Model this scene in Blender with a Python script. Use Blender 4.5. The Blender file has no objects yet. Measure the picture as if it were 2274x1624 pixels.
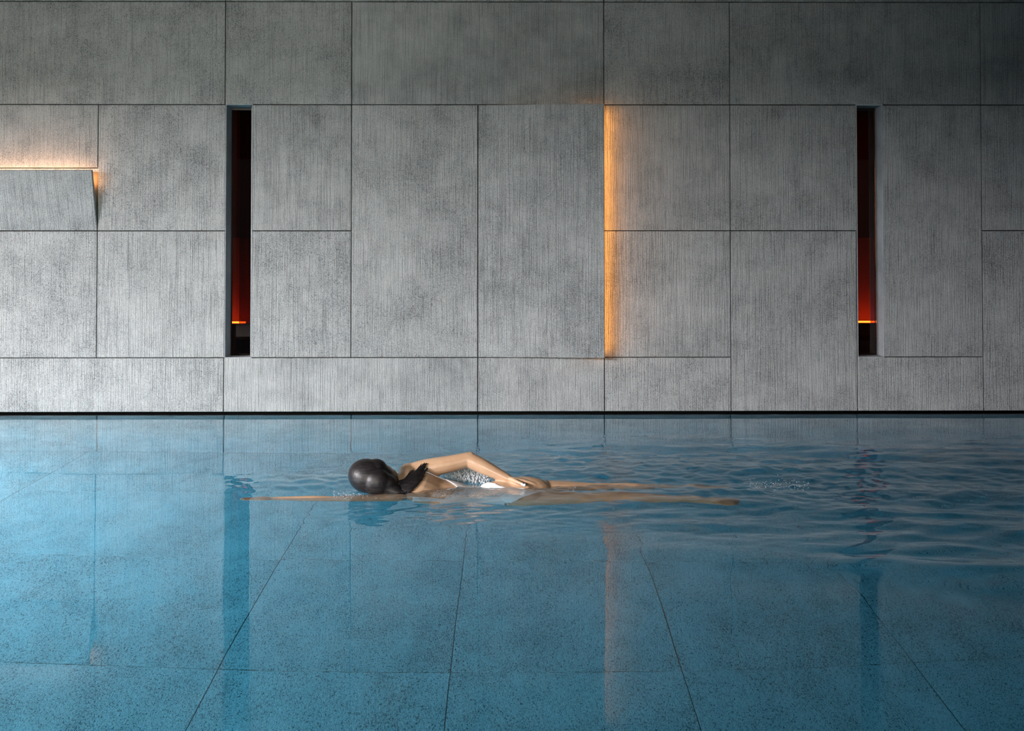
import bpy, bmesh, math, random
import numpy as np
from mathutils import Vector, Matrix
from mathutils.bvhtree import BVHTree

C = bpy.context.scene.collection
SC = bpy.context.scene
W = 0.9                                   # stone module, metres
F, CX, CY = 2407.4, 1151.2, 524.0         # lens in pixels of the 2274 x 1624 frame
YAW, PITCH, ROLL = 0.00734, 0.02177, -0.0005
CAM = Vector((3.2576 * W, 0.0, 1.2269 * W))
D = 8.5703 * W                            # stone wall face
Z0 = 0.454 * W                            # height of the lowest long seam above the water
DEPTH = 1.568 * W                         # pool depth

# ---------------------------------------------------------------- camera
cy, sy, cp, sp = math.cos(YAW), math.sin(YAW), math.cos(PITCH), math.sin(PITCH)
fwd = Vector((sy * cp, cy * cp, sp)); right = Vector((cy, -sy, 0)); up = right.cross(fwd)
cr, sr = math.cos(ROLL), math.sin(ROLL)
right, up = right * cr + up * sr, up * cr - right * sr
cam = bpy.data.objects.new('camera', bpy.data.cameras.new('camera')); C.objects.link(cam)
cam.matrix_world = Matrix.Translation(CAM) @ Matrix((right, up, -fwd)).transposed().to_4x4()
cam.data.sensor_width = 36.0; cam.data.sensor_fit = 'HORIZONTAL'
cam.data.lens = F / 2274 * 36.0
cam.data.shift_x = (1137 - CX) / 2274; cam.data.shift_y = (CY - 812) / 2274
cam.data.clip_start = 0.05; cam.data.clip_end = 200
SC.camera = cam

# ---------------------------------------------------------------- view, world, light
SC.view_settings.view_transform = 'Standard'; SC.view_settings.look = 'None'
SC.view_settings.gamma = 1.0; SC.view_settings.use_curve_mapping = False
SC.view_settings.exposure = 0.0
SC.cycles.caustics_reflective = False
SC.cycles.caustics_refractive = True
SC.cycles.max_bounces = 12; SC.cycles.transmission_bounces = 10; SC.cycles.transparent_max_bounces = 12
SC.cycles.sample_clamp_indirect = 4.0
world = bpy.data.worlds.new('world'); SC.world = world; world.use_nodes = True
world.node_tree.nodes['Background'].inputs[0].default_value = (0.70, 0.76, 0.8, 1)
world.node_tree.nodes['Background'].inputs[1].default_value = 0.06

def area(name, loc, target, sx, sy_, power, col, spread=180):
    l = bpy.data.lights.new(name, 'AREA'); l.shape = 'RECTANGLE'; l.size = sx; l.size_y = sy_
    l.energy = power; l.color = col; l.spread = math.radians(spread)
    o = bpy.data.objects.new(name, l); C.objects.link(o); o.location = loc
    o.rotation_euler = (Vector(target) - Vector(loc)).to_track_quat('-Z', 'Y').to_euler()
    return o
# daylight of the sky beyond the glazed left side and beyond the near side of the hall
area('sky_light_left', (-6.3, -1.9, 3.65), (7.8, 7.2, 0.6), 6.0, 2.6, 1750, (1.0, 0.96, 0.98), 84)
area('sky_light_near', (0.9, -4.6, 2.0), (0.4, 7.7, 2.3), 3.0, 2.0, 72, (1.0, 0.96, 0.82), 60)
# unseen underwater fill lights, added to brighten the pool from left and near side
area('pool_fill_left', (-2.3, 5.7, -0.40), (0.3, 5.5, -1.4), 3.4, 0.6, 225, (0.95, 0.93, 1.0), 100)
area('pool_fill_near', (0.6, 0.75, -0.4), (1.2, 3.6, -1.4), 5.0, 0.5, 26, (0.95, 0.93, 1.0), 100)

# ---------------------------------------------------------------- helpers
def link(name, me, parent=None, mat=None, loc=None, smooth=False):
    o = bpy.data.objects.new(name, me); C.objects.link(o)
    if mat is not None:
        me.materials.clear(); me.materials.append(mat)
    if loc is not None: o.location = loc
    if parent is not None: o.parent = parent
    if smooth: me.polygons.foreach_set('use_smooth', [True] * len(me.polygons))
    return o
def mesh(verts, faces, name='m'):
    me = bpy.data.meshes.new(name); me.from_pydata([tuple(v) for v in verts], [], faces); me.update(); return me
def empty(name, loc=(0, 0, 0), parent=None):
    o = bpy.data.objects.new(name, None); C.objects.link(o); o.location = loc; o.parent = parent
    o.empty_display_size = 0.1
    return o
def tag(o, label=None, cat=None, group=None, kind=None):
    if label: o['label'] = label
    if cat: o['category'] = cat
    if group: o['group'] = group
    if kind: o['kind'] = kind
    return o
def chamfer_box(x0, x1, y0, y1, z0, z1, c=0.002):
    """box whose front (towards -Y) edges are chamfered; verts relative to its centre"""
    cx_, cy_, cz_ = (x0 + x1) / 2, y0, (z0 + z1) / 2
    v = []
    for (ix, yy) in ((0, y1), (0, y0 + c), (c, y0)):
        for a, b in ((x0 + ix, z0 + ix), (x1 - ix, z0 + ix), (x1 - ix, z1 - ix), (x0 + ix, z1 - ix)):
            v.append((a - cx_, yy - cy_, b - cz_))
    f = [(0, 1, 2, 3)]
    for r in (0, 4):
        for i in range(4):
            j = (i + 1) % 4; f.append((r + j, r + i, r + i + 4, r + j + 4))
    f.append((11, 10, 9, 8))
    me = mesh(v, f)
    bm = bmesh.new(); bm.from_mesh(me); bmesh.ops.recalc_face_normals(bm, faces=bm.faces); bm.to_mesh(me); bm.free()
    return me, (cx_, cy_, cz_)
def cbox(name, x0, x1, y0, y1, z0, z1, mat, parent=None, c=0.002):
    me, loc = chamfer_box(x0, x1, y0, y1, z0, z1, c)
    return link(name, me, parent, mat, loc)
def pix(px, py, Y):
    """point of the scene at distance Y seen along a pixel of the frame"""
    d = fwd + right * ((px - CX) / F) + up * ((CY - py) / F)
    return CAM + d * (Y / d.y)

# ---------------------------------------------------------------- materials
class NT:
    def __init__(s, name):
        s.m = bpy.data.materials.new(name); s.m.use_nodes = True; s.t = s.m.node_tree
        s.t.nodes.clear(); s.out = s.t.nodes.new('ShaderNodeOutputMaterial')
    def n(s, kind, ins=None, **kw):
        nd = s.t.nodes.new('ShaderNode' + kind)
        for k, v in kw.items(): setattr(nd, k, v)
        for k, v in (ins or {}).items():
            if hasattr(v, 'links') or isinstance(v, bpy.types.NodeSocket): s.t.links.new(v, nd.inputs[k])
            else: nd.inputs[k].default_value = v
        return nd
    def math(s, op, a, b=0.0, c=0.0, clamp=False):
        nd = s.n('Math', {0: a, 1: b, 2: c}, operation=op); nd.use_clamp = clamp; return nd.outputs[0]
    def ramp(s, fac, stops, interp='LINEAR'):
        nd = s.n('ValToRGB', {0: fac}); cr_ = nd.color_ramp; cr_.interpolation = interp
        while len(cr_.elements) < len(stops): cr_.elements.new(0.5)
        for e, (p, c) in zip(cr_.elements, stops):
            e.position = p; e.color = c if len(c) == 4 else (*c, 1)
        return nd.outputs[0]
    def mix(s, fac, a, b, mode='MIX'):
        nd = s.n('Mix', data_type='RGBA', blend_type=mode)
        for k, v in ((0, fac), (6, a), (7, b)):
            if isinstance(v, bpy.types.NodeSocket): s.t.links.new(v, nd.inputs[k])
            else: nd.inputs[k].default_value = v
        return nd.outputs[2]
    def noise(s, vec, scale, detail=2, rough=0.5, dim='3D'):
        return s.n('TexNoise', {'Vector': vec, 'Scale': scale, 'Detail': detail, 'Roughness': rough}, noise_dimensions=dim).outputs[0]
    def surf(s, sh): s.t.links.new(sh, s.out.inputs[0]); return s.m

def simple(name, col, rough=0.6, metal=0.0, emit=None, es=0.0, noise_amt=0.06):
    t = NT(name)
    co = t.n('TexCoord').outputs['Object']
    nz = t.noise(co, 35, 4)
    c2 = tuple(max(0, v * (1 - noise_amt * 3)) for v in col)
    base = t.mix(nz, (*c2, 1), (*[min(1, v * (1 + noise_amt * 3)) for v in col], 1))
    p = t.n('BsdfPrincipled', {'Base Color': base, 'Roughness': rough, 'Metallic': metal})
    if emit:
        p.inputs['Emission Color'].default_value = (*emit, 1); p.inputs['Emission Strength'].default_value = es
    return t.surf(p.outputs[0])

def stone(name, groove=1.0, light=(0.51, 0.51, 0.50), dark=(0.42, 0.425, 0.42), speck=(0.05, 0.056, 0.062), bump=1.0, speck_amt=1.0, sscale=1.0, squash=1.0):
    t = NT(name)
    tc = t.n('TexCoord').outputs['Object']
    rnd = t.n('ObjectInfo').outputs['Random']
    off = t.n('CombineXYZ', {0: t.math('MULTIPLY', rnd, 37.0), 1: t.math('MULTIPLY', rnd, 91.0), 2: t.math('MULTIPLY', rnd, 53.0)}).outputs[0]
    co = t.n('VectorMath', {0: tc, 1: off}, operation='ADD').outputs[0]
    co = t.n('VectorMath', {0: co, 1: (1.0, squash, 1.0)}, operation='MULTIPLY').outputs[0]
    cloud = t.noise(co, 1.7, 5, 0.6)
    cloud2 = t.noise(co, 6.0, 4, 0.65)
    # stretched coordinates for the combed vertical grooves
    def stretched(sx, sz):
        return t.n('VectorMath', {0: co, 1: (sx, 25.0, sz)}, operation='MULTIPLY').outputs[0]
    g1 = t.noise(stretched(210, 2.4), 1.0, 2, 0.65)
    g2 = t.noise(stretched(420, 14.0), 1.0, 2, 0.6)
    s1 = t.noise(co, 400 * sscale, 2, 0.6)
    s2 = t.noise(co, 210 * sscale, 2, 0.55)
    s3 = t.n('TexVoronoi', {'Vector': co, 'Scale': 120.0 * sscale}).outputs[0]
    # base colour
    cl = t.math('ADD', t.math('MULTIPLY', cloud, 0.5), t.math('MULTIPLY', cloud2, 0.5))
    tone = t.ramp(cl, [(0.36, dark), (0.62, light)])
    # darker where clouds are dense, more specks there
    thr = t.math('ADD', t.math('MULTIPLY', s1, 0.62), t.math('MULTIPLY', s2, 0.38))
    thr = t.math('ADD', thr, t.math('MULTIPLY', t.math('SUBTRACT', cl, 0.5), 0.26))
    sp_ = t.ramp(thr, [(0.395, (1, 1, 1)), (0.475, (0, 0, 0))])
    pit = t.ramp(s3, [(0.10, (1, 1, 1)), (0.26, (0, 0, 0))])
    pitm = t.math('MULTIPLY', pit, t.math('GREATER_THAN', s2, 0.5))
    fac = t.math('MULTIPLY', t.math('MAXIMUM', sp_, t.math('MULTIPLY', pitm, 0.55)), 0.95 * speck_amt, clamp=True)
    colr = t.mix(fac, tone, (*speck, 1))
    if groove > 0:
        gl = t.ramp(g1, [(0.36, (0.62, 0.62, 0.63)), (0.43, (1, 1, 1))])
        colr = t.mix(0.5 * groove, colr, t.mix(1.0, colr, gl, 'MULTIPLY'))
    sal = t.noise(co, 520 * sscale, 1, 0.5)
    colr = t.mix(1.0, colr, t.ramp(sal, [(0.28, (0.66, 0.67, 0.68)), (0.72, (1.36, 1.36, 1.36))]), 'MULTIPLY')
    # fine relief
    h = t.math('MULTIPLY', t.ramp(g1, [(0.30, (0, 0, 0)), (0.5, (0.8, 0.8, 0.8)), (0.7, (1, 1, 1))]), 0.85 * groove)
    h = t.math('ADD', h, t.math('MULTIPLY', g2, 0.45 * groove))
    h = t.math('ADD', h, t.math('MULTIPLY', s1, 0.75))
    h = t.math('ADD', h, t.math('MULTIPLY', s2, 0.6))
    b = t.n('Bump', {'Strength': 1.0 * bump, 'Distance': 0.0048, 'Height': h})
    p = t.n('BsdfPrincipled', {'Base Color': colr, 'Roughness': 0.78, 'Normal': b.outputs[0]})
    p.inputs['Specular IOR Level'].default_value = 0.3
    return t.surf(p.outputs[0])

M = {}
M['stone'] = stone('combed_grey_granite')
M['reveal'] = stone('sawn_grey_granite', groove=0.0, bump=0.25, speck_amt=0.6, light=(0.42, 0.44, 0.45), dark=(0.32, 0.34, 0.35))
M['tile'] = stone('pool_granite', groove=0.0, bump=0.35, light=(0.47, 0.49, 0.50), dark=(0.36, 0.38, 0.39), speck=(0.07, 0.08, 0.085), sscale=0.72, speck_amt=1.1, squash=0.5)
M['joint'] = simple('joint_backing', (0.02, 0.02, 0.019), 0.9)  # plain dark backing behind the joints
M['mortar'] = simple('pool_joint', (0.13, 0.14, 0.13), 0.9)
M['black'] = simple('black_channel', (0.006, 0.006, 0.006), 0.7)
M['plaster'] = simple('dark_plaster', (0.10, 0.105, 0.10), 0.8)
M['ceil'] = simple('dark_ceiling', (0.05, 0.052, 0.05), 0.8)
M['metal'] = simple('dark_metal', (0.03, 0.03, 0.03), 0.4, 0.8)
M['cream'] = simple('cream_lacquer', (0.75, 0.66, 0.52), 0.5)
def diffuser_mat():
    t = NT('cream_diffuser')
    a = t.n('BsdfDiffuse', {'Color': (0.85, 0.74, 0.58, 1)}); b = t.n('BsdfTranslucent', {'Color': (0.95, 0.82, 0.62, 1)})
    return t.surf(t.n('MixShader', {0: 0.65, 1: a.outputs[0], 2: b.outputs[0]}).outputs[0])
M['diffuser'] = diffuser_mat()
M['amber_wall'] = simple('amber_lacquer', (0.62, 0.15, 0.035), 0.45)
M['brown_wall'] = simple('brown_lacquer', (0.13, 0.035, 0.015), 0.6)
M['warm'] = simple('warm_lamp', (1, .8, .6), 0.5, emit=(1.0, 0.55, 0.31), es=46)
M['amber'] = simple('amber_lamp', (1, .6, .2), 0.5, emit=(1.0, 0.40, 0.08), es=16)
M['niche_lamp'] = simple('niche_lamp', (1, .5, .2), 0.5, emit=(1.0, 0.27, 0.04), es=20.0)
def glass_mat():
    t = NT('amber_glass')
    tr = t.n('BsdfTransparent', {'Color': (0.62, 0.40, 0.30, 1)})
    gl = t.n('BsdfGlossy', {'Color': (0.9, 0.9, 0.9, 1), 'Roughness': 0.02})
    fr = t.n('Fresnel', {'IOR': 1.5})
    mx = t.n('MixShader', {0: fr.outputs[0], 1: tr.outputs[0], 2: gl.outputs[0]})
    return t.surf(mx.outputs[0])
M['glass'] = glass_mat()
def water_mat(name='pool_water', vol=True, ripples=True):
    t = NT(name)
    g = t.n('BsdfGlass', {'Color': (1, 1, 1, 1), 'Roughness': 0.0, 'IOR': 1.333})
    if ripples:
        co = t.n('TexCoord').outputs['Object']
        v = t.n('VectorMath', {0: co, 1: (0.6, 1.5, 1.0)}, operation='MULTIPLY').outputs[0]
        nz = t.noise(v, 14.0, 3, 0.55)
        b = t.n('Bump', {'Strength': 1.0, 'Distance': 0.00012, 'Height': nz})
        t.t.links.new(b.outputs[0], g.inputs['Normal'])
    if vol:
        va = t.n('VolumeAbsorption', {'Color': (0.0, 0.70, 0.848, 1), 'Density': 0.42})
        t.t.links.new(va.outputs[0], t.out.inputs['Volume'])
    return t.surf(g.outputs[0])
M['water'] = water_mat()
M['drop'] = water_mat('water_drops', False, False)

# ---------------------------------------------------------------- the stone wall
G = 0.003
zz = lambda m: Z0 + m * W
BOT = -0.4265
wall = empty('wall_back', (0, D, 0)); tag(wall, kind='structure')
def in_wall(o):
    o.parent = wall; o.matrix_parent_inverse = Matrix.Translation((0, -D, 0)); return o
rng = random.Random(4)
bk = cbox('backing', -4 * W, 12.5 * W, D + 0.045, D + 0.06, zz(BOT) + 0.0, zz(4.3), M['joint'])
# backing is built around the two window slots
bpy.data.objects.remove(bk)
S1 = (1.0065, 1.2175); S2 = (6.0065, 6.2155)
for (a, b, c_, d_) in ((-4, S1[0], BOT, 4.3), (S1[1], S2[0], BOT, 4.3), (S2[1], 12.5, BOT, 4.3),
                       (S1[0], S1[1], BOT, 0), (S1[0], S1[1], 2, 4.3), (S2[0], S2[1], BOT, 0), (S2[0], S2[1], 2, 4.3)):
    in_wall(cbox('backing', a * W, b * W, D + 0.042, D + 0.09, zz(c_), zz(d_), M['joint'], c=0.0001))
def panel(k0, k1, m0, m1, mat=None, g=G):
    dy = rng.uniform(-0.0006, 0.0006)
    o = cbox('stone_panel', k0 * W + g, k1 * W - g, D + dy, D + 0.042, zz(m0) + g, zz(m1) - g, mat or M['stone'])
    return in_wall(o)
B = BOT
PANELS = [
 # lowest course
 (-4, -2, B, 0), (-2, 1, B, 0), (1, 3, B, 0), (3, 4, B, 0), (4, 5, B, 0), (5, 6, B, 1), (6, 7, B, 0), (7, 8, B, 1), (8, 10, B, 0), (10, 12.5, B, 0),
 # middle courses
 (-4, -3, 0, 2), (-3, -1, 0, 1), (-3, -1, 1, 2), (-1, 0, 0, 1), (-1, 0, 1.5, 2), (0, S1[0], 0, 1), (0, S1[0], 1, 2),
 (S1[1], 2, 0, 1), (S1[1], 2, 1, 2), (2, 3, 0, 2), (4, 5, 0, 1), (4, 5, 1, 2), (5, S2[0], 1, 2), (S2[1], 7, 0, 2),
 (7, 8, 1, 2), (8, 9, 0, 2), (9, 10, 0, 1), (9, 10, 1, 2), (10, 12.5, 0, 2),
 # upper courses
 (-4, -2, 2, 2.82), (-2, 1, 2, 2.82), (1, 2, 2, 2.82), (2, 4, 2, 2.82), (4, 5, 2, 2.82), (5, 7, 2, 2.82), (7, 9, 2, 2.82), (9, 12.5, 2, 2.82),
 (-4, -1, 2.82, 4.3), (-1, 1, 2.82, 4.3), (1, 4, 2.82, 4.3), (4, 6, 2.82, 4.3), (6, 8, 2.82, 4.3), (8, 12.5, 2.82, 4.3)]
for p in PANELS: panel(*p)

# tilted stone cover with a warm lamp behind its top edge
def wedge_light():
    root = empty('wall_light', (-0.5 * W, D, zz(1.0)))
    tag(root, 'tilted grey stone flap at the left edge with peach light glowing over its top', 'wall light')
    def add(name, me, mat, loc): 
        o = link(name, me, root, mat); o.location = Vector(loc) - root.location; return o
    th = 0.025; ang = math.asin(0.115 / (0.5 * W))
    fh = 0.5 * W - 0.018
    me, loc = chamfer_box(-1 * W + G, -G, 0, th, 0, fh, 0.002)
    o = link('stone_cover', me, root, M['stone'])
    hinge = Vector((-0.5 * W, D, zz(1) + G))
    R_ = Matrix.Rotation(ang, 4, 'X')
    o.matrix_local = Matrix.Translation(hinge - root.location) @ R_ @ Matrix.Translation((0, 0, fh / 2))
    # cream lined recess behind the flap
    b, l = chamfer_box(-1 * W + G, -G, D + 0.032, D + 0.042, zz(1) + G, zz(1.5) - G); add('back_lining', b, M['stone'], l)
    # lit cream triangle plate closing the right side, a little inside the edge
    x = -0.006
    tri = [(x, D + 0.03, zz(1.47)), (x, D + 0.03, zz(1.12)), (x, D - 0.088, zz(1.46)), (x - .004, D + 0.03, zz(1.47)), (x - .004, D + 0.03, zz(1.12)), (x - .004, D - 0.088, zz(1.46))]
    me = mesh([Vector(v) - Vector(tri[0]) for v in tri], [(0, 2, 1), (3, 4, 5), (0, 1, 4, 3), (1, 2, 5, 4), (2, 0, 3, 5)])
    add('diffuser', me, M['diffuser'], tri[0])
    b, l = chamfer_box(-0.97 * W, -0.022, D - 0.058, D - 0.044, zz(1.40), zz(1.42)); add('lamp', b, M['warm'], l)
    b, l = chamfer_box(-0.98 * W, -0.03, D - 0.058, D + 0.032, zz(1.33), zz(1.36)); add('lamp_holder', b, M['cream'], l)
    return root
wedge_light()
area('flap_end_glow', (0.002, D - 0.040, zz(1.40)), (0.2, D + 0.12, zz(1.38)), 0.012, 0.12, 0.07, (1.0, 0.50, 0.25))  # added light just outside the diffuser, stands in for its glow

# tall panel swung out at its right edge, amber lamp behind that edge
def swung_light():
    root = empty('wall_light', (3 * W, D, zz(0)))
    tag(root, 'tall grey stone panel swung out with amber light along its right edge', 'wall light')
    h = 2 * W - 2 * G; wd = W - 2 * G; out = 0.088
    ang = math.asin(out / wd)
    me, loc = chamfer_box(0, wd, 0, 0.02, 0, h, 0.002)
    o = link('stone_cover', me, root, M['stone'])
    o.matrix_local = Matrix.Translation((G, 0, G)) @ Matrix.Rotation(-ang, 4, 'Z') @ Matrix.Translation(loc)
    def add(name, me, mat, loc):
        o = link(name, me, root, mat); o.location = Vector(loc) - root.location; return o
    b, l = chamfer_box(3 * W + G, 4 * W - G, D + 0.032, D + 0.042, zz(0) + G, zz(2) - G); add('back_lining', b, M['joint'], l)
    b, l = chamfer_box(4 * W - 0.075, 4 * W - 0.060, D - 0.054, D - 0.042, zz(0.015), zz(1.985)); add('lamp', b, M['amber'], l)
    b, l = chamfer_box(4 * W - 0.08, 4 * W - 0.062, D - 0.042, D + 0.032, zz(0.02), zz(1.98)); add('lamp_holder', b, M['metal'], l)
swung_light()
strip = area('amber_strip', (4 * W - 0.026, D - 0.050, zz(1)), (4 * W + 0.5, D + 0.34, zz(1)), 0.010, 1.93 * W, 1.15, (1.0, 0.38, 0.075), 88)
strip.data.shape = 'RECTANGLE'

# ---------------------------------------------------------------- slot windows
def slot_window(n, k0, k1, bar):
    root = empty('window_%d' % n, ((k0 + k1) / 2 * W, D, zz(0))); tag(root, kind='structure')
    def add(name, x0, x1, y0, y1, z0, z1, mat, par=root):
        o = cbox(name, x0, x1, y0, y1, z0, z1, mat); o.parent = par
        o.matrix_parent_inverse = Matrix.Translation(par.location).inverted(); return o
    x0, x1, z0, z1 = k0 * W, k1 * W, zz(0), zz(2)
    dp = 0.150
    add('jamb', x0 - 0.002, x0 + 0.004, D + 0.001, D + dp + 0.04, z0, z1, M['reveal'])
    add('jamb', x1 - 0.004, x1 + 0.002, D + 0.001, D + dp + 0.04, z0, z1, M['reveal'])
    add('lintel', x0, x1, D + 0.001, D + dp + 0.04, z1 - 0.004, z1 + 0.03, M['reveal'])
    add('sill', x0, x1, D + 0.001, D + dp + 0.04, z0 - 0.03, z0 + 0.003, M['reveal'])
    if bar: add('frame', x1 - 0.030, x1 - 0.0045, D + 0.09, D + dp, z0 + 0.003, z1 - 0.004, M['reveal'])
    gy = D + dp
    add('frame', x0 + 0.004, x0 + 0.008, gy - 0.004, gy + 0.02, z0, z1, M['metal'])
    add('frame', x0 + 0.004, x1 - 0.004, gy - 0.004, gy + 0.02, z1 - 0.02, z1 - 0.004, M['metal'])
    add('pane', x0 + 0.006, x1 - 0.006, gy, gy + 0.008, z0 + 0.003, z1 - 0.018, M['glass'])
    # the lit room beyond: amber lacquered niche with a ledge, darker wall above
    Y1 = D + 0.75
    xs0, xs1 = (x0 - 0.55, x1 + 0.12) if n == 1 else (x0 - 0.3, x1 + 0.5)
    zl, zt = zz(0.245), zz(0.955)
    add('niche_back', xs0, xs1, Y1, Y1 + 0.02, zl - 0.02, zt + 0.05, M['amber_wall'])
    add('niche_lamp', xs0, (0.90 if n == 1 else 5.86), Y1 - 0.13, Y1 - 0.115, zl - 0.012, zl, M['niche_lamp'])
    area('room_fill_%d' % n, (xs0 + 0.15, D + 0.35, zz(1.3)), (xs0 + 0.45, Y1, zz(1.2)), 0.1, 1.2, 0.5, (1.0, 0.45, 0.18))  # added fill light, lifts the brown wall behind the pane
    add('ledge', xs0, xs1, Y1 - 0.16, Y1, zl - 0.035, zl - 0.014, M['brown_wall'])
    add('niche_wall', xs0, xs1, Y1 - 0.17, Y1 - 0.15, zt, zz(2.1), M['brown_wall'])
    add('niche_wall', xs0, xs1, Y1 - 0.17, Y1 - 0.15, zz(-0.1), zl - 0.035, M['brown_wall'])
    add('sliding_pane', 0.907 if n == 1 else 5.63, (0.907 if n == 1 else 5.63) + 0.3, D + 0.4, D + 0.408, zz(-0.1), zz(2.1), M['glass'])
    add('niche_side', xs1, xs1 + 0.02, D + 0.2, Y1, zz(-0.1), zz(2.1), M['brown_wall'])
    add('niche_side', xs0 - 0.02, xs0, D + 0.2, Y1, zz(-0.1), zz(2.1), M['brown_wall'])
slot_window(1, *S1, True)
slot_window(2, *S2, False)

# ---------------------------------------------------------------- pool basin
PX0, PX1, PY0 = -2.4, 10.2, 0.62
RB = D + 0.16                                     # back of the dark channel under the wall
tw, rl, ph, rY = 1.01649 * W, 1.29314 * W, 1.97942 * W, 4.79023 * W
floor = tag(link('floor', mesh([(PX0 - .4, PY0 - .4, -DEPTH - .03), (PX1 + .4, PY0 - .4, -DEPTH - .03), (PX1 + .4, RB + .2, -DEPTH - .03), (PX0 - .4, RB + .2, -DEPTH - .03),
      (PX0 - .4, PY0 - .4, -DEPTH - .006), (PX1 + .4, PY0 - .4, -DEPTH - .006), (PX1 + .4, RB + .2, -DEPTH - .006), (PX0 - .4, RB + .2, -DEPTH - .006)],
      [(3, 2, 1, 0), (4, 5, 6, 7), (0, 1, 5, 4), (1, 2, 6, 5), (2, 3, 7, 6), (3, 0, 4, 7)]), None, M['mortar']), kind='structure')
def floor_tile(x0, x1, y0, y1, z1, th=0.02, g=0.0021, c=0.0006):
    me, loc = chamfer_box(x0 + g, x1 - g, 0, th, y0 + g, y1 - g, c)   # front faces -Y; turn it up
    me.transform(Matrix.Rotation(math.radians(-90), 4, 'X'))
    o = link('stone_tile', me, floor, M['tile']); o.location = ((x0 + x1) / 2, (y0 + y1) / 2, z1); return o
for i in range(-6, 12):
    for j in range(-4, 5):
        if i == -1: continue                                        # one double-width column of slabs
        x0, x1, y0, y1 = ph + i * tw, ph + (i + (2 if i == -2 else 1)) * tw, rY + j * rl, rY + (j + 1) * rl
        x0, x1, y0, y1 = max(x0, PX0), min(x1, PX1), max(y0, PY0), min(y1, D + 0.02)
        if x1 - x0 > .05 and y1 - y0 > .05: floor_tile(x0, x1, y0, y1, -DEPTH + rng.uniform(-.0008, .0008))
# far side of the basin: granite slabs just under the water line
pw = empty('wall_basin', (0, D + 0.02, 0)); tag(pw, kind='structure')
k = -3
while k < 11:
    x0, x1 = max(k * W, PX0), min((k + 1) * W, PX1)
    if x1 - x0 > 0.05:
        o = cbox('stone_slab', x0 + G, x1 - G, D + 0.02, D + 0.05, -DEPTH, -0.012, M['tile']); o.parent = pw
        o.matrix_parent_inverse = Matrix.Translation((0, -D - 0.02, 0))
    k += 1
def sbox(name, x0, x1, y0, y1, z0, z1, mat, kind='structure'):
    o = cbox(name, x0, x1, y0, y1, z0, z1, mat, c=0.0005); tag(o, kind=kind); return o
sbox('wall_channel', PX0 - .3, PX1 + .3, RB, RB + .05, -0.4, zz(BOT), M['black'])
sbox('trim_1', PX0 - .3, PX1 + .3, D + 0.05, RB, -0.4, -0.2, M['black'])
sbox('trim_2', PX0 - .3, PX1 + .3, D + 0.004, RB, zz(BOT) + 0.001, zz(BOT) + 0.02, M['black'])
# other sides of the basin
for nm, a in (('wall_basin_left', (PX0 - .05, PX0, PY0, RB)), ('wall_basin_right', (PX1, PX1 + .05, PY0, RB))):
    sbox(nm, a[0], a[1], a[2], a[3], -DEPTH - .02, 0.0, M['tile'])
sbox('wall_basin_near', PX0 - .05, PX1 + .05, PY0 - 0.05, PY0, -DEPTH - .02, 0.0, M['tile'])

# ---------------------------------------------------------------- the hall around it
LX, RX, NY, CZ = -3.3, 11.2, -3.6, zz(3.9)
sbox('floor_deck_near', LX, RX, NY, PY0 - .05, -0.12, 0.03, M['plaster'])
sbox('floor_deck_left', LX, PX0 - .05, PY0 - .05, D + .1, -0.12, 0.03, M['plaster'])
sbox('floor_deck_right', PX1 + .05, RX, PY0 - .05, D + .1, -0.12, 0.03, M['plaster'])
sbox('ceiling', LX - .3, RX + .2, NY - .3, D + .3, CZ, CZ + 0.2, M['ceil'])
sbox('wall_right', RX, RX + .2, NY, D + .3, -0.12, CZ, M['plaster'])
# glazed left side: low sill, deep lintel
LT = 2.38
sbox('wall_left', LX - .25, LX, NY, D + .3, LT, CZ, M['plaster'])
sbox('wall_left_sill', LX - .25, LX, NY, D + .3, -0.12, 0.05, M['plaster'])
for y in (-3.6, -1.2, 1.2, 3.6, 6.0, 7.7): sbox('trim_3', LX - .2, LX - .05, y, y + .06, 0.05, LT, M['metal'])
# glazed near side
sbox('wall_near', LX - .25, RX + .2, NY - .25, NY, 2.9, CZ, M['plaster'])
sbox('wall_near_sill', LX - .25, RX + .2, NY - .25, NY, -0.12, 0.05, M['plaster'])
for x in (-0.5, 2.4, 5.3, 8.2): sbox('trim_4', x, x + .06, NY - .2, NY - .05, 0.05, 2.9, M['metal'])

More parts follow.
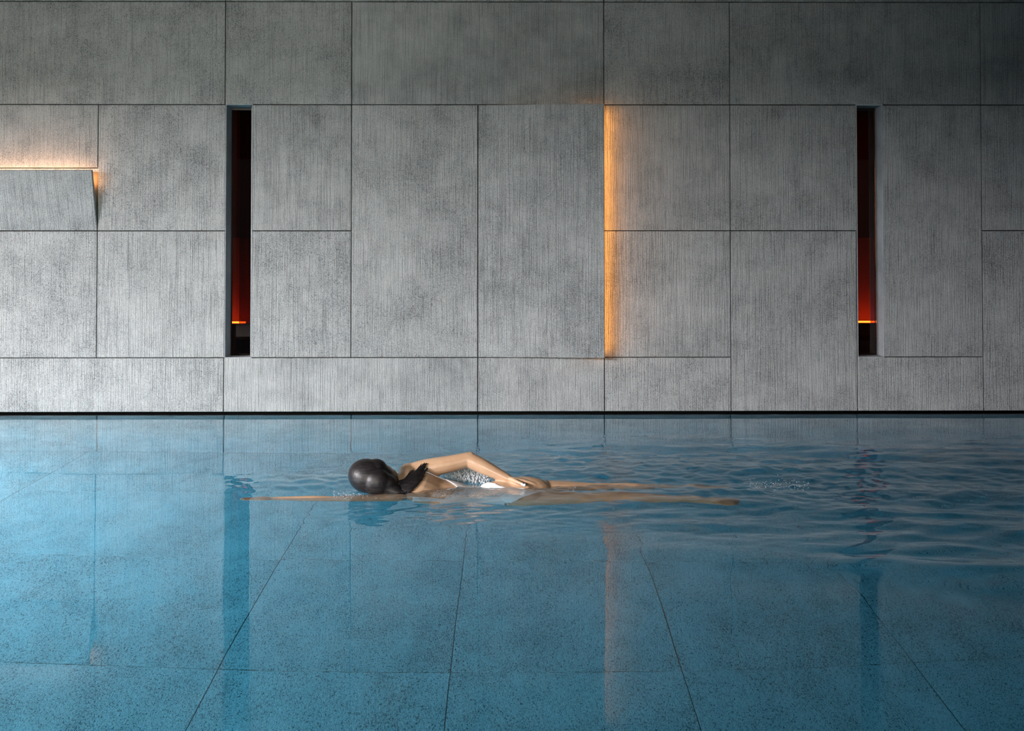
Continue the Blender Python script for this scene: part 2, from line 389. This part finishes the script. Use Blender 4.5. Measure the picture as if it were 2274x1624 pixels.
# ---------------------------------------------------------------- water
def sm(x, a, b):
    t_ = np.clip((x - a) / (b - a), 0, 1); return t_ * t_ * (3 - 2 * t_)
def waves(X, Y):
    r = np.random.RandomState(11)
    def band(n, l0, l1, ang0, ang1, warp=0.0):
        h = np.zeros_like(X); tot = 0
        for _ in range(n):
            lam = l0 * (l1 / l0) ** r.rand(); th = math.radians(r.uniform(ang0, ang1)); p = r.rand() * 6.283
            k_ = 6.2832 / lam
            h += lam * np.sin(k_ * (X * math.cos(th) + Y * math.sin(th)) + p + warp * np.sin(X * 3.1 + p) + warp * np.sin(Y * 2.3 + p * 2))
        return h / (6.2832 * math.sqrt(n / 2))           # unit rms slope
    xs = 2.25                                           # head of the swimmer
    near = 5.0 - (X - xs) * 0.62                         # lower edge of the wake
    wake = sm(Y - near, -0.25, 0.5) * sm(X, xs + 0.1, xs + 1.5)
    wake_soft = sm(Y - near, -0.7, 0.6) * sm(X, xs - 0.2, xs + 1.8)
    far = sm(Y, 7.35, 6.0)
    chop = np.exp(-((Y - 5.35) / 0.65) ** 2) * sm(X, 2.4, 3.2) 
    beh = np.exp(-((Y - 5.75) / 0.55) ** 2) * np.exp(-((X - 3.7) / 1.2) ** 2)
    bow = np.exp(-((Y - 5.35) / 0.22) ** 2 - ((X - 2.0) / 0.32) ** 2)
    body = np.exp(-((Y - 5.19) / 0.18) ** 2) * sm(X, 2.1, 2.5) * sm(X, 4.6, 3.9)
    h = 0.0016 * band(10, .25, .8, 0, 180)
    h += 0.0045 * band(12, .05, .14, 60, 120, .6) * np.exp(-((Y - 5.9) / .55) ** 2) * sm(X, 1.3, 1.9)
    h += 0.045 * band(9, .35, .9, 62, 100, .8) * wake_soft * (0.12 + .88 * far)
    h += 0.062 * band(16, .12, .34, 55, 125, .8) * wake * far
    h += 0.11 * band(30, .05, .17, 10, 170, .9) * np.clip(chop * .6 + beh * .9, 0, 1) * far
    fine = sm(Y, 3.75, 4.5) * sm(X, 2.6, 3.1) * far
    h += 0.022 * band(30, .035, .11, 35, 145, .9) * fine
    kick = np.exp(-((Y - 5.2) / 0.22) ** 2 - ((X - 4.25) / 0.3) ** 2)
    h += 0.12 * band(18, .04, .12, 0, 180, .4) * kick
    h += 0.035 * band(24, .06, .2, 35, 145, .9) * wake * far
    h += 0.10 * band(14, .06, .2, 30, 150, .5) * bow
    h += 0.11 * band(20, .03, .1, 0, 180, .3) * body
    h += 0.045 * band(24, .05, .22, 40, 140, .7) * np.exp(-((Y - 4.78) / 0.22) ** 2) * sm(X, 1.9, 2.3) * sm(X, 4.9, 4.0)
    h += 0.016 * body + 0.01 * bow
    h *= sm(Y, D + 0.02, D - 0.35)
    return h
def build_water():
    e = 0.06
    xa = np.concatenate([np.array([PX0 + .003, -2, -1.6]), np.arange(-1.3, 7.7, 0.0105), np.array([8.2, 9, PX1 - .003])])
    ya = np.concatenate([np.array([PY0 + .003, 1.0, 1.4]), np.arange(1.7, 4.4, 0.0125), np.arange(4.4, 6.4, 0.0075), np.arange(6.4, D, 0.012), np.array([D + .01, RB - 0.002])])
    X, Y = np.meshgrid(xa, ya); Z = waves(X, Y)
    nx, ny = len(xa), len(ya)
    top = np.stack([X, Y, Z], -1).reshape(-1, 3)
    idx = np.arange(nx * ny).reshape(ny, nx)
    q = np.stack([idx[:-1, :-1], idx[:-1, 1:], idx[1:, 1:], idx[1:, :-1]], -1).reshape(-1, 4)
    ring = np.concatenate([idx[0, :], idx[1:, -1], idx[-1, -2::-1], idx[-2:0:-1, 0]])
    nb = len(ring); bot = top[ring].copy(); bot[:, 2] = -DEPTH - 0.012
    V = np.concatenate([top, bot]); b0 = nx * ny; rb = np.arange(nb) + b0
    side = np.stack([np.roll(ring, -1), ring, rb, np.roll(rb, -1)], -1)
    me = bpy.data.meshes.new('water')
    nq = len(q) + len(side); loops = np.concatenate([q.ravel(), side.ravel(), rb[::-1]])
    me.vertices.add(len(V)); me.vertices.foreach_set('co', V.ravel().astype(np.float32))
    me.loops.add(len(loops)); me.loops.foreach_set('vertex_index', loops.astype(np.int32))
    me.polygons.add(nq + 1)
    ls = np.concatenate([np.arange(nq) * 4, [nq * 4]]); me.polygons.foreach_set('loop_start', ls.astype(np.int32))
    smo = np.zeros(nq + 1, bool); smo[:len(q)] = True
    me.update(calc_edges=True); me.validate(); me.polygons.foreach_set('use_smooth', smo)
    return me
water = link('pool_water', build_water(), None, M['water'])
tag(water, 'clear blue pool water, calm at the left and rippled behind the swimmer', 'water', kind='stuff')

# ---------------------------------------------------------------- the swimmer
def skin_mat():
    t = NT('wet_skin')
    co = t.n('TexCoord').outputs['Object']
    nz = t.noise(co, 9, 4, 0.6)
    base = t.ramp(nz, [(0.3, (0.43, 0.255, 0.150)), (0.7, (0.56, 0.36, 0.225))])
    b = t.n('Bump', {'Strength': 0.35, 'Distance': 0.002, 'Height': t.noise(co, 90, 3)})
    p = t.n('BsdfPrincipled', {'Base Color': base, 'Roughness': 0.33, 'Normal': b.outputs[0]})
    p.inputs['Coat Weight'].default_value = 0.25; p.inputs['Coat Roughness'].default_value = 0.12
    return t.surf(p.outputs[0])
def hair_mat():
    t = NT('wet_dark_hair')
    co = t.n('TexCoord').outputs['Object']
    v = t.n('VectorMath', {0: co, 1: (14.0, 170.0, 120.0)}, operation='MULTIPLY').outputs[0]
    nz = t.noise(v, 1.0, 3, 0.6)
    base = t.ramp(nz, [(0.3, (0.006, 0.005, 0.006)), (0.75, (0.030, 0.024, 0.024))])
    b = t.n('Bump', {'Strength': 0.5, 'Distance': 0.002, 'Height': nz})
    p = t.n('BsdfPrincipled', {'Base Color': base, 'Roughness': 0.42, 'Normal': b.outputs[0]})
    p.inputs['Specular IOR Level'].default_value = 0.4
    return t.surf(p.outputs[0])
def suit_mat():
    t = NT('white_swimsuit')
    co = t.n('TexCoord').outputs['Object']
    nz = t.noise(co, 25, 3)
    base = t.ramp(nz, [(0.3, (0.74, 0.74, 0.76)), (0.7, (0.86, 0.86, 0.87))])
    b = t.n('Bump', {'Strength': 0.5, 'Distance': 0.004, 'Height': t.noise(co, 30, 2)})
    p = t.n('BsdfPrincipled', {'Base Color': base, 'Roughness': 0.5, 'Normal': b.outputs[0]})
    return t.surf(p.outputs[0])
M['skin'], M['hair'], M['suit'] = skin_mat(), hair_mat(), suit_mat()
M['eye'] = simple('eye', (0.75, 0.73, 0.7), 0.15)
M['lips'] = simple('lips', (0.45, 0.16, 0.13), 0.4)
def foam_mat(clear=0.12):
    t = NT('white_spray')
    a = t.n('BsdfDiffuse', {'Color': (0.93, 0.95, 0.97, 1)}); b = t.n('BsdfTranslucent', {'Color': (0.93, 0.96, 1.0, 1)}); g = t.n('BsdfGlass', {'Roughness': 0.05, 'IOR': 1.33})
    m = t.n('MixShader', {0: 0.3, 1: a.outputs[0], 2: b.outputs[0]})
    return t.surf(t.n('MixShader', {0: clear, 1: m.outputs[0], 2: g.outputs[0]}).outputs[0])
M['foam'] = foam_mat(); M['bead'] = foam_mat(0.6)

def tube(bm, pts, radii, roll=0.0, seg=16, cap=3):
    """closed tube through pts; radii are (side, up) half-widths; ends rounded"""
    P = [Vector(p) for p in pts]; R_ = [Vector((r, r)) if isinstance(r, (int, float)) else Vector(r) for r in radii]
    # round the ends with extra rings
    def ends(p0, p1, r0):
        d = (p0 - p1).normalized(); out = []
        m = (r0.x + r0.y) / 2
        for i in range(1, cap + 1):
            a = i / cap * math.pi / 2 * 0.96
            out.append((p0 + d * (m * math.sin(a)), r0 * math.cos(a)))
        return out
    e0 = ends(P[0], P[1], R_[0])[::-1]; e1 = ends(P[-1], P[-2], R_[-1])
    PP = [e[0] for e in e0] + P + [e[0] for e in e1]; RR = [e[1] for e in e0] + R_ + [e[1] for e in e1]
    up0 = Vector((0, 0, 1)); rings = []
    for i, p in enumerate(PP):
        d = (PP[min(i + 1, len(PP) - 1)] - PP[max(i - 1, 0)]).normalized()
        rl_ = roll[min(max(i - cap, 0), len(P) - 1)] if isinstance(roll, (list, tuple)) else roll
        upv = up0 if abs(d.z) < 0.95 else Vector((0, 1, 0))
        s_ = d.cross(upv).normalized(); u_ = s_.cross(d).normalized()
        c_, q_ = math.cos(rl_), math.sin(rl_); s2_, u2_ = s_ * c_ + u_ * q_, u_ * c_ - s_ * q_
        rings.append([bm.verts.new(p + s2_ * (RR[i].x * math.cos(a)) + u2_ * (RR[i].y * math.sin(a)))
                      for a in [2 * math.pi * k / seg for k in range(seg)]])
    for a, b in zip(rings, rings[1:]):
        for k in range(seg):
            bm.faces.new((a[k], a[(k + 1) % seg], b[(k + 1) % seg], b[k]))
    bm.faces.new(rings[0][::-1]); bm.faces.new(rings[-1])
def ball(bm, c, r, rot=None, sub=3):
    m = Matrix.Translation(c) @ (rot.to_4x4() if rot else Matrix.Identity(4)) @ Matrix.Diagonal((*r, 1)) if not isinstance(r, float) else Matrix.Translation(c) @ Matrix.Scale(r, 4)
    bmesh.ops.create_icosphere(bm, subdivisions=sub, radius=1.0, matrix=m)
def fuse(bm, voxel, smooth=6, fac=0.5):
    """one continuous skin over overlapping closed shapes"""
    bmesh.ops.recalc_face_normals(bm, faces=bm.faces)
    me = bpy.data.meshes.new('tmp'); bm.to_mesh(me); bm.free()
    o = bpy.data.objects.new('tmp', me); C.objects.link(o)
    m = o.modifiers.new('r', 'REMESH'); m.mode = 'VOXEL'; m.voxel_size = voxel; m.use_smooth_shade = True
    if smooth:
        m2 = o.modifiers.new('s', 'SMOOTH'); m2.iterations = smooth; m2.factor = fac
    dg = bpy.context.evaluated_depsgraph_get(); dg.update()
    res = bpy.data.meshes.new_from_object(o.evaluated_get(dg)); bpy.data.objects.remove(o)
    return res
def lerp(a, b, t_): return a + (b - a) * t_
def spline(pts, n):
    """Catmull-Rom through points"""
    P = [Vector(p) for p in pts]; P = [P[0] * 2 - P[1]] + P + [P[-1] * 2 - P[-2]]; out = []
    for i in range(1, len(P) - 2):
        for k in range(n):
            t_ = k / n; a, b, c, d = P[i - 1:i + 3]
            out.append(0.5 * ((2 * b) + (c - a) * t_ + (2 * a - 5 * b + 4 * c - d) * t_ ** 2 + (3 * b - a - 3 * c + d) * t_ ** 3))
    out.append(P[-2]); return out

# skeleton, in metres; the water line is z = 0, she swims towards -X and is rolled so that her back faces the camera
ROLLA = math.radians(31)
sh = Vector((0, math.cos(ROLLA), math.sin(ROLLA)))              # from near (left) shoulder to far (right) shoulder
neck = Vector((2.400, 5.13, 0.006)); chest = Vector((2.57, 5.14, -0.068))
waist = Vector((2.78, 5.14, -0.098)); hip = Vector((2.97, 5.14, -0.092))
Rsh = Vector((2.438, 5.225, 0.058)); Lsh = Vector((2.400, 5.02, -0.055))
Relb = Vector((2.728, 5.24, 0.126)); Rwri = Vector((2.915, 5.18, 0.045)); 
Lelb = Vector((2.105, 4.985, -0.034)); Lwri = Vector((1.84, 4.975, -0.020))
Rhip = hip + Vector((0.02, 0.075, 0.03)); Lhip = hip + Vector((0.02, -0.075, -0.035))
Rkne = Vector((3.43, 5.25, -0.045)); Rank = Vector((3.82, 5.27, -0.060)); Rtoe = Vector((3.99, 5.27, -0.105))
Lkne = Vector((3.42, 5.03, -0.075)); Lank = Vector((3.80, 4.99, -0.080)); Ltoe = Vector((3.97, 4.97, -0.120))

def hand(bm, wrist, tip_dir, palm_n, side, curl=0.12, L=0.175):
    """palm and five fingers growing from the wrist along tip_dir; side = direction of the thumb"""
    d = tip_dir.normalized(); n_ = palm_n.normalized(); s_ = d.cross(n_).normalized()
    if s_.dot(side) < 0: s_ = -s_
    n_ = s_.cross(d).normalized() * (1 if s_.cross(d).dot(n_) > 0 else -1)
    k = L / 0.175
    for off in (-0.024, -0.008, 0.008, 0.022):                     # the palm, four metacarpals wide
        tube(bm, [wrist + s_ * off * .45, wrist + d * .045 * k + s_ * off * .9, wrist + d * 0.088 * k + s_ * off], [0.0125, 0.0135, 0.0105], seg=8, cap=2)
    for off, ln in ((0.0255, 0.066), (0.0088, 0.075), (-0.0080, 0.070), (-0.0245, 0.054)):
        p = wrist + d * (0.086 * k) + s_ * off; pts = [p]; a = curl * .5
        for seg_, f in ((0.45, 1), (0.30, 1), (0.25, 1)):
            dd = (d * math.cos(a) - n_ * math.sin(a) + s_ * off * 1.6).normalized()
            p = p + dd * ln * seg_ * k; pts.append(p); a += curl
        tube(bm, pts, [0.0085, 0.0080, 0.0072, 0.0060], seg=8, cap=2)
    th0 = wrist + d * 0.022 * k + s_ * 0.020
    td = (d * 0.75 + s_ * 0.62 - n_ * 0.2).normalized()
    tube(bm, [th0, th0 + td * 0.036, th0 + td * 0.062 + d * .004, th0 + td * 0.075 + d * .012], [0.0115, 0.0098, 0.0085, 0.0065], seg=8, cap=2)

HC = Vector((2.264, 5.10, 0.076))                                   # centre of the skull
HX = Vector((-0.93, 0.05, 0.30)).normalized()                      # towards the crown
HF = Vector((0.12, 0.92, 0.33)); HF = (HF - HX * HF.dot(HX)).normalized()  # towards the face: away from the camera
HS = HX.cross(HF).normalized()
HR = Matrix((HX, HS, HF)).transposed()
def hp(x, s_, f): return HC + HX * x + HS * s_ + HF * f
def build_body():
    bm = bmesh.new()
    # torso: rounded elliptical sections, rolled
    T = spline([neck + Vector((0.03, 0, 0)), neck + Vector((0.09, 0, -0.02)), chest, chest + Vector((.09, 0, -.012)), waist, waist + Vector((.09, 0, .002)), hip, hip + Vector((.075, 0, -.004))], 3)
    rad = spline([(0.105, 0.068, 0), (0.150, 0.085, 0), (0.155, 0.098, 0), (0.138, 0.090, 0), (0.112, 0.076, 0), (0.135, 0.088, 0), (0.162, 0.104, 0), (0.140, 0.092, 0)], 3)
    # tube sections: 'side' axis = d x up = -Y for d=+X, so roll turns it into the shoulder line
    tube(bm, T, [(r.x, r.y) for r in rad], roll=-ROLLA * 0.95, seg=24)
    # neck
    tube(bm, [HC + Vector((0.055, 0.01, -0.02)), neck + Vector((-0.02, 0, 0)), neck + Vector((0.06, 0, 0.0))], [0.052, 0.055, 0.070], seg=16)
    # shoulder masses, shoulder blades, breast, buttocks
    tube(bm, [neck + Vector((.04, 0, .01)), Rsh], [0.060, 0.055], seg=16)
    tube(bm, [neck + Vector((.03, 0, -.01)), Lsh], [0.060, 0.052], seg=16)
    back = Vector((0, -math.sin(ROLLA), math.cos(ROLLA)))
    for c_, r in ((chest + sh * 0.075 + back * 0.050 + Vector((-.04, 0, 0)), (0.085, 0.055, 0.045)), (chest - sh * 0.075 + back * 0.048 + Vector((-.04, 0, 0)), (0.085, 0.055, 0.045)),
                  (chest + sh * 0.075 - back * 0.075, (0.075, 0.06, 0.05)), (chest - sh * 0.075 - back * 0.075, (0.075, 0.06, 0.05)),
                  (hip + sh * 0.04 + back * 0.050 + Vector((-.085, 0, 0)), (0.12, 0.085, 0.052)), (hip + sh * 0.075 + back * 0.046 + Vector((.03, 0, 0)), (0.135, 0.078, 0.060)), (hip - sh * 0.075 + back * 0.055 + Vector((.03, 0, 0)), (0.115, 0.080, 0.066))):
        ball(bm, c_, r, Matrix.Rotation(ROLLA, 3, 'X'))
    # right arm, recovering: upper arm, elbow, forearm
    tube(bm, spline([Rsh, lerp(Rsh, Relb, .3) + Vector((0, 0, .006)), lerp(Rsh, Relb, .75), Relb], 3), [r[0] for r in spline([(.050, 0, 0), (.047, 0, 0), (.041, 0, 0), (.0375, 0, 0)], 3)], seg=16)
    tube(bm, spline([Relb, lerp(Relb, Rwri, .3), lerp(Relb, Rwri, .7), Rwri], 3), [r[0] for r in spline([(.037, 0, 0), (.038, 0, 0), (.030, 0, 0), (.024, 0, 0)], 3)], seg=16)
    ball(bm, Relb + Vector((0.008, 0, 0.010)), (0.028, 0.027, 0.028))
    hand(bm, Rwri, Vector((0.96, -0.05, -0.14)), Vector((0.1, 0.2, 1)), Vector((0, -1, 0)), curl=0.16)
    # left arm, reaching forward just under the surface
    tube(bm, spline([Lsh, lerp(Lsh, Lelb, .35), lerp(Lsh, Lelb, .8), Lelb], 3), [r[0] for r in spline([(.052, 0, 0), (.047, 0, 0), (.040, 0, 0), (.037, 0, 0)], 3)], seg=16)
    tube(bm, spline([Lelb, lerp(Lelb, Lwri, .3), lerp(Lelb, Lwri, .75), Lwri], 3), [r[0] for r in spline([(.037, 0, 0), (.037, 0, 0), (.029, 0, 0), (.024, 0, 0)], 3)], seg=16)
    hand(bm, Lwri, Vector((-1, -0.03, 0.01)), Vector((0, 0.1, 1)), Vector((0, 1, 0.1)), curl=0.05)
    # legs: thigh, calf, foot
    for H_, K_, A_, T_ in ((Rhip, Rkne, Rank, Rtoe), (Lhip, Lkne, Lank, Ltoe)):
        tube(bm, spline([H_, lerp(H_, K_, .35), lerp(H_, K_, .8), K_], 3), [r[0] for r in spline([(.092, 0, 0), (.082, 0, 0), (.058, 0, 0), (.052, 0, 0)], 3)], seg=18)
        tube(bm, spline([K_, lerp(K_, A_, .3), lerp(K_, A_, .75), A_], 3), [r[0] for r in spline([(.052, 0, 0), (.056, 0, 0), (.037, 0, 0), (.032, 0, 0)], 3)], seg=16)
        ball(bm, lerp(K_, A_, .3) + Vector((0, 0, 0.014)), (0.09, 0.04, 0.04))
        fd = (T_ - A_).normalized(); fs = fd.cross(Vector((0, 0, 1))).normalized()
        ball(bm, A_ + Vector((0.0, 0, 0.018)), (0.034, 0.028, 0.030))                       # heel, sole upwards
        tube(bm, [A_, lerp(A_, T_, .5), lerp(A_, T_, .86)], [(0.034, 0.032), (0.040, 0.026), (0.044, 0.017)], seg=14)
        for i_, (q, ln, r_) in enumerate(((-0.030, 0.036, .0115), (-0.012, 0.034, .0085), (0.002, 0.031, .008), (0.016, 0.027, .0075), (0.029, 0.022, .007))):
            b0 = lerp(A_, T_, .88) + fs * q; tube(bm, [b0, b0 + fd * ln * .6, b0 + fd * ln], [r_, r_, r_ * .85], seg=8, cap=2)
    # head: skull, face, jaw, nose, ears
    ball(bm, HC + HX * 0.006 - HF * 0.012, (0.090, 0.070, 0.082), HR)
    ball(bm, hp(-0.045, 0, 0.030), (0.072, 0.058, 0.058), HR)
    ball(bm, hp(-0.092, 0, 0.052), (0.028, 0.034, 0.034), HR)
    tube(bm, [hp(0.005, 0, 0.078), hp(-0.030, 0, 0.098)], [0.010, 0.014], seg=10)
    for s_ in (-1, 1):
        ball(bm, hp(-0.012, s_ * 0.073, -0.006), (0.030, 0.008, 0.017), HR)
        ball(bm, hp(0.014, s_ * 0.030, 0.071), (0.008, 0.022, 0.009), HR)              # brow
        ball(bm, hp(-0.030, s_ * 0.036, 0.052), (0.024, 0.022, 0.022), HR)              # cheek
    return fuse(bm, 0.0042, 5)
person = empty('person', (2.75, 5.13, 0.0))
tag(person, 'woman in a white swimsuit swimming front crawl, one elbow raised, wet dark hair', 'person')
def child(name, me, mat, par, smooth=True):
    o = link(name, me, par, mat, smooth=smooth)
    loc = par.location if par.parent is None else par.location + par.parent.location
    me.transform(Matrix.Translation(-Vector(loc))); return o
body_me = build_body()
body_bvh = BVHTree.FromPolygons([v.co.copy() for v in body_me.vertices], [tuple(p.vertices) for p in body_me.polygons])
nv = len(body_me.vertices); co = np.empty(nv * 3, np.float32); body_me.vertices.foreach_get('co', co); co = co.reshape(-1, 3).astype(float)
nr = np.empty(nv * 3, np.float32); body_me.vertices.foreach_get('normal', nr); nr = nr.reshape(-1, 3).astype(float)

# swimsuit: the covered part of the body, lifted off the skin; back coordinates: s along the shoulders, b out of the back
def suit_mask(P_):
    s_ = (P_[:, 1] - 5.14) * math.cos(ROLLA) + (P_[:, 2] + 0.082) * math.sin(ROLLA)
    b_ = -(P_[:, 1] - 5.14) * math.sin(ROLLA) + (P_[:, 2] + 0.082) * math.cos(ROLLA)
    x = P_[:, 0]; front = b_ < 0.0
    ax = np.abs(s_)
    leg = 3.075 - np.clip(ax - 0.035, 0, 1) * 1.25 + np.where(front, -0.02, 0.0)
    leg = np.where(b_ > 0.02, 3.10 - np.clip(ax - 0.02, 0, 1) * 1.15, leg)
    leg = np.where((b_ > 0.02) & (s_ > 0), 3.05 - s_ * 1.55, leg)
    low_back = 2.60 + 0.9 * np.clip(0.12 - ax, 0, .12) * (b_ > -0.01)              # open back
    m = (x > np.where(front, 2.53, low_back)) & (x < leg) & (ax < 0.20)
    # straps running from the shoulders down the sides of the back
    strap_c = 0.112 + (x - 2.50) * 0.05
    strap = (np.abs(ax - strap_c) < 0.019 + 0.02 * np.clip((x - 2.62) / .1, 0, 1)) & (x > 2.475) & (x < 2.70) & (b_ > -0.045)
    return m | strap
armz = np.zeros(nv, bool)
def near_seg(P_, a, b, r):
    a, b = np.array(a), np.array(b); t_ = np.clip(((P_ - a) @ (b - a)) / ((b - a) @ (b - a)), 0, 1)
    return np.linalg.norm(P_ - (a + t_[:, None] * (b - a)), axis=1) < r
arm = near_seg(co, Relb, Rwri, 0.055) | near_seg(co, Rwri, Rwri + Vector((0.21, -0.01, -0.02)), 0.064) | near_seg(co, lerp(Rsh, Relb, .45), Relb, 0.062) | near_seg(co, Lsh, Lelb, 0.06)
def sub_shell(mask, lift, thick):
    keep = [tuple(p.vertices) for p in body_me.polygons if all(mask[i] for i in p.vertices)]
    used = sorted({i for f in keep for i in f}); mp = {i: k for k, i in enumerate(used)}
    me = mesh([co[i] + nr[i] * lift for i in used], [tuple(mp[i] for i in f) for f in keep])
    bm = bmesh.new(); bm.from_mesh(me)
    bmesh.ops.delete(bm, geom=[v for v in bm.verts if not v.link_faces], context='VERTS')
    for _ in range(6):                                          # even out the cut edge
        bmesh.ops.smooth_vert(bm, verts=[v for v in bm.verts if v.is_boundary], factor=0.5, use_axis_x=True, use_axis_y=True, use_axis_z=True)
    bm.to_mesh(me); bm.free(); me.update()
    return me
suit_me = sub_shell(suit_mask(co) & ~arm, 0.0035, 0.002)
body = child('body', body_me, M['skin'], person)
suit = child('swimsuit', suit_me, M['suit'], person)
suit['label'] = 'white open-backed swimsuit'
sd = suit.modifiers.new('thick', 'SOLIDIFY'); sd.thickness = 0.003; sd.offset = -0.3

# hair: a wet cap over the skull, then locks falling over the nape and shoulder
def build_hair():
    bm = bmesh.new()
    ball(bm, HC + HX * 0.008 - HF * 0.010, (0.097, 0.080, 0.086), HR)
    ball(bm, hp(-0.055, 0.0, 0.000), (0.066, 0.068, 0.064), HR)
    ball(bm, hp(-0.095, 0.0, -0.010), (0.052, 0.050, 0.050), HR)
    tube(bm, [hp(-0.07, 0, -0.04), HC + Vector((0.11, -0.05, -0.058)), HC + Vector((0.165, -0.065, -0.082))], [0.052, 0.040, 0.024], seg=12)
    ball(bm, hp(-0.045, -0.005, -0.045), (0.075, 0.070, 0.060), HR)
    ball(bm, hp(-0.090, -0.01, -0.040), (0.055, 0.050, 0.045), HR)
    for s_ in (-1, 1): ball(bm, hp(-0.02, s_ * 0.045, 0.010), (0.05, 0.042, 0.05), HR)
    return fuse(bm, 0.0045, 14)
hair = child('hair', build_hair(), M['hair'], person)
BY = Vector((0, 0.085, 0))                                          # the whole figure is set this far back at the end
def surf_at(px, py, lift):
    d = (pix(px, py, 5.0) - CAM).normalized(); hit = body_bvh.ray_cast(CAM - BY, d)
    return (hit[0] - d * lift) if hit[0] is not None else None
def build_locks():
    bm = bmesh.new(); rg = random.Random(8)
    ends = [(946, 1029), (943, 1035), (938, 1031), (948, 1041), (934, 1037), (944, 1048), (940, 1056), (930, 1042), (936, 1064), (928, 1070), (926, 1054), (920, 1046), (914, 1046), (924, 1080), (917, 1088), (911, 1095)]
    for i, (ex, ey) in enumerate(ends):
        for j in range(9):
            x1, y1 = ex + rg.uniform(-3, 3), ey + rg.uniform(-2, 2)
            u_ = rg.random(); x0, y0 = 866 + 34 * u_ + rg.uniform(-3, 3), 1074 + 22 * u_ + rg.uniform(-5, 4)
            P_ = []
            n = 9
            for k in range(n):
                t_ = k / (n - 1)
                sag = math.sin(t_ * math.pi) * (9 if ey < 1065 else 3)
                q = surf_at(lerp(x0, x1, t_), lerp(y0, y1, t_) + sag, 0.006 + 0.007 * (1 - t_))
                if q is None:
                    q = pix(lerp(x0, x1, t_), lerp(y0, y1, t_) + sag, 5.06 + 0.03 * t_ + BY.y) - BY
                P_.append(q)
            # settle: limit jumps between neighbours
            for _ in range(2):
                for k in range(1, n - 1): P_[k] = P_[k] * .5 + (P_[k - 1] + P_[k + 1]) * .25
            P_.insert(0, HC + Vector((0.085 + rg.uniform(-.01, .01), -0.055 + rg.uniform(-.02, .02), -0.025 + rg.uniform(-.03, .02))))
            w = 0.0032 if j < 3 else 0.0019
            tube(bm, P_, [w * (1 - .75 * k / n) + .0008 for k in range(n + 1)], seg=6, cap=1)
    bmesh.ops.recalc_face_normals(bm, faces=bm.faces)
    me = bpy.data.meshes.new('locks'); bm.to_mesh(me); bm.free(); return me
locks = child('hair_locks', build_locks(), M['hair'], person)
for s_ in (-1, 1):
    bm = bmesh.new(); ball(bm, hp(0.000, s_ * 0.030, 0.068), (0.008, 0.013, 0.009), HR, 2)
    me = bpy.data.meshes.new('eye'); bm.to_mesh(me); bm.free(); child('eye', me, M['eye'], person)
bm = bmesh.new(); ball(bm, hp(-0.060, 0, 0.083), (0.006, 0.022, 0.008), HR, 2); ball(bm, hp(-0.069, 0, 0.082), (0.006, 0.018, 0.008), HR, 2)
me = bpy.data.meshes.new('lips'); bm.to_mesh(me); bm.free(); child('mouth', me, M['lips'], person)

person.location += BY

# ---------------------------------------------------------------- spray
def drops(name, label, n, fn, mat, seed):
    r = random.Random(seed); bm = bmesh.new()
    for _ in range(n):
        p, rad, st = fn(r)
        m = Matrix.Translation(p) @ Matrix.Rotation(r.uniform(-.4, .4), 4, 'Y') @ Matrix.Diagonal((rad, rad, rad * st, 1))
        bmesh.ops.create_icosphere(bm, subdivisions=1, radius=1.0, matrix=m)
    me = bpy.data.meshes.new(name); bm.to_mesh(me); bm.free()
    o = link(name, me, None, mat, smooth=True); tag(o, label, 'water', kind='stuff'); return o
def curtain(r):
    # water thrown up and running off behind the raised arm
    px = 980 + 112 * r.betavariate(2.2, 2); top = 1036 + abs(px - 1035) * 0.35; py = r.uniform(top, 1079 - (px - 1000) * .05)
    if r.random() < .35:                                           # foam lying along the waist
        p = pix(r.uniform(965, 1110), r.uniform(1084, 1100), 5.17); Y = p.y; p = Vector((p.x, r.uniform(5.03, 5.2), r.uniform(.0, .010)))
        return p, r.uniform(.0015, .0045), 0.7
    return pix(px, py, 5.42 + r.uniform(-.05, .05)), r.uniform(.0012, .0048), r.uniform(1.0, 3.2)
drops('arm_splash', 'white splash of falling water between the raised arm and the back', 3200, curtain, M['foam'], 3)
def edge(r):
    t_ = r.random()
    if t_ < .35: px, py = r.uniform(740, 880), 1097 + r.gauss(0, 4)
    elif t_ < .7: px, py = r.uniform(860, 1080), 1097 + (r.random()) * 10
    elif t_ < .85: px, py = r.gauss(1238, 20), 1085 + r.gauss(0, 4)
    else: px, py = r.uniform(1655, 1800), 1080 + r.gauss(0, 9)
    Y = (CAM.z * F) / (py - 576) + r.uniform(-.01, .01)
    p = pix(px, py, Y); p.z = abs(r.gauss(0, .0035)) + .001
    return p, r.uniform(.0008, .0028), 0.8
drops('water_bubbles', 'beads of water and bubbles along the swimmer at the surface', 1300, edge, M['bead'], 5)
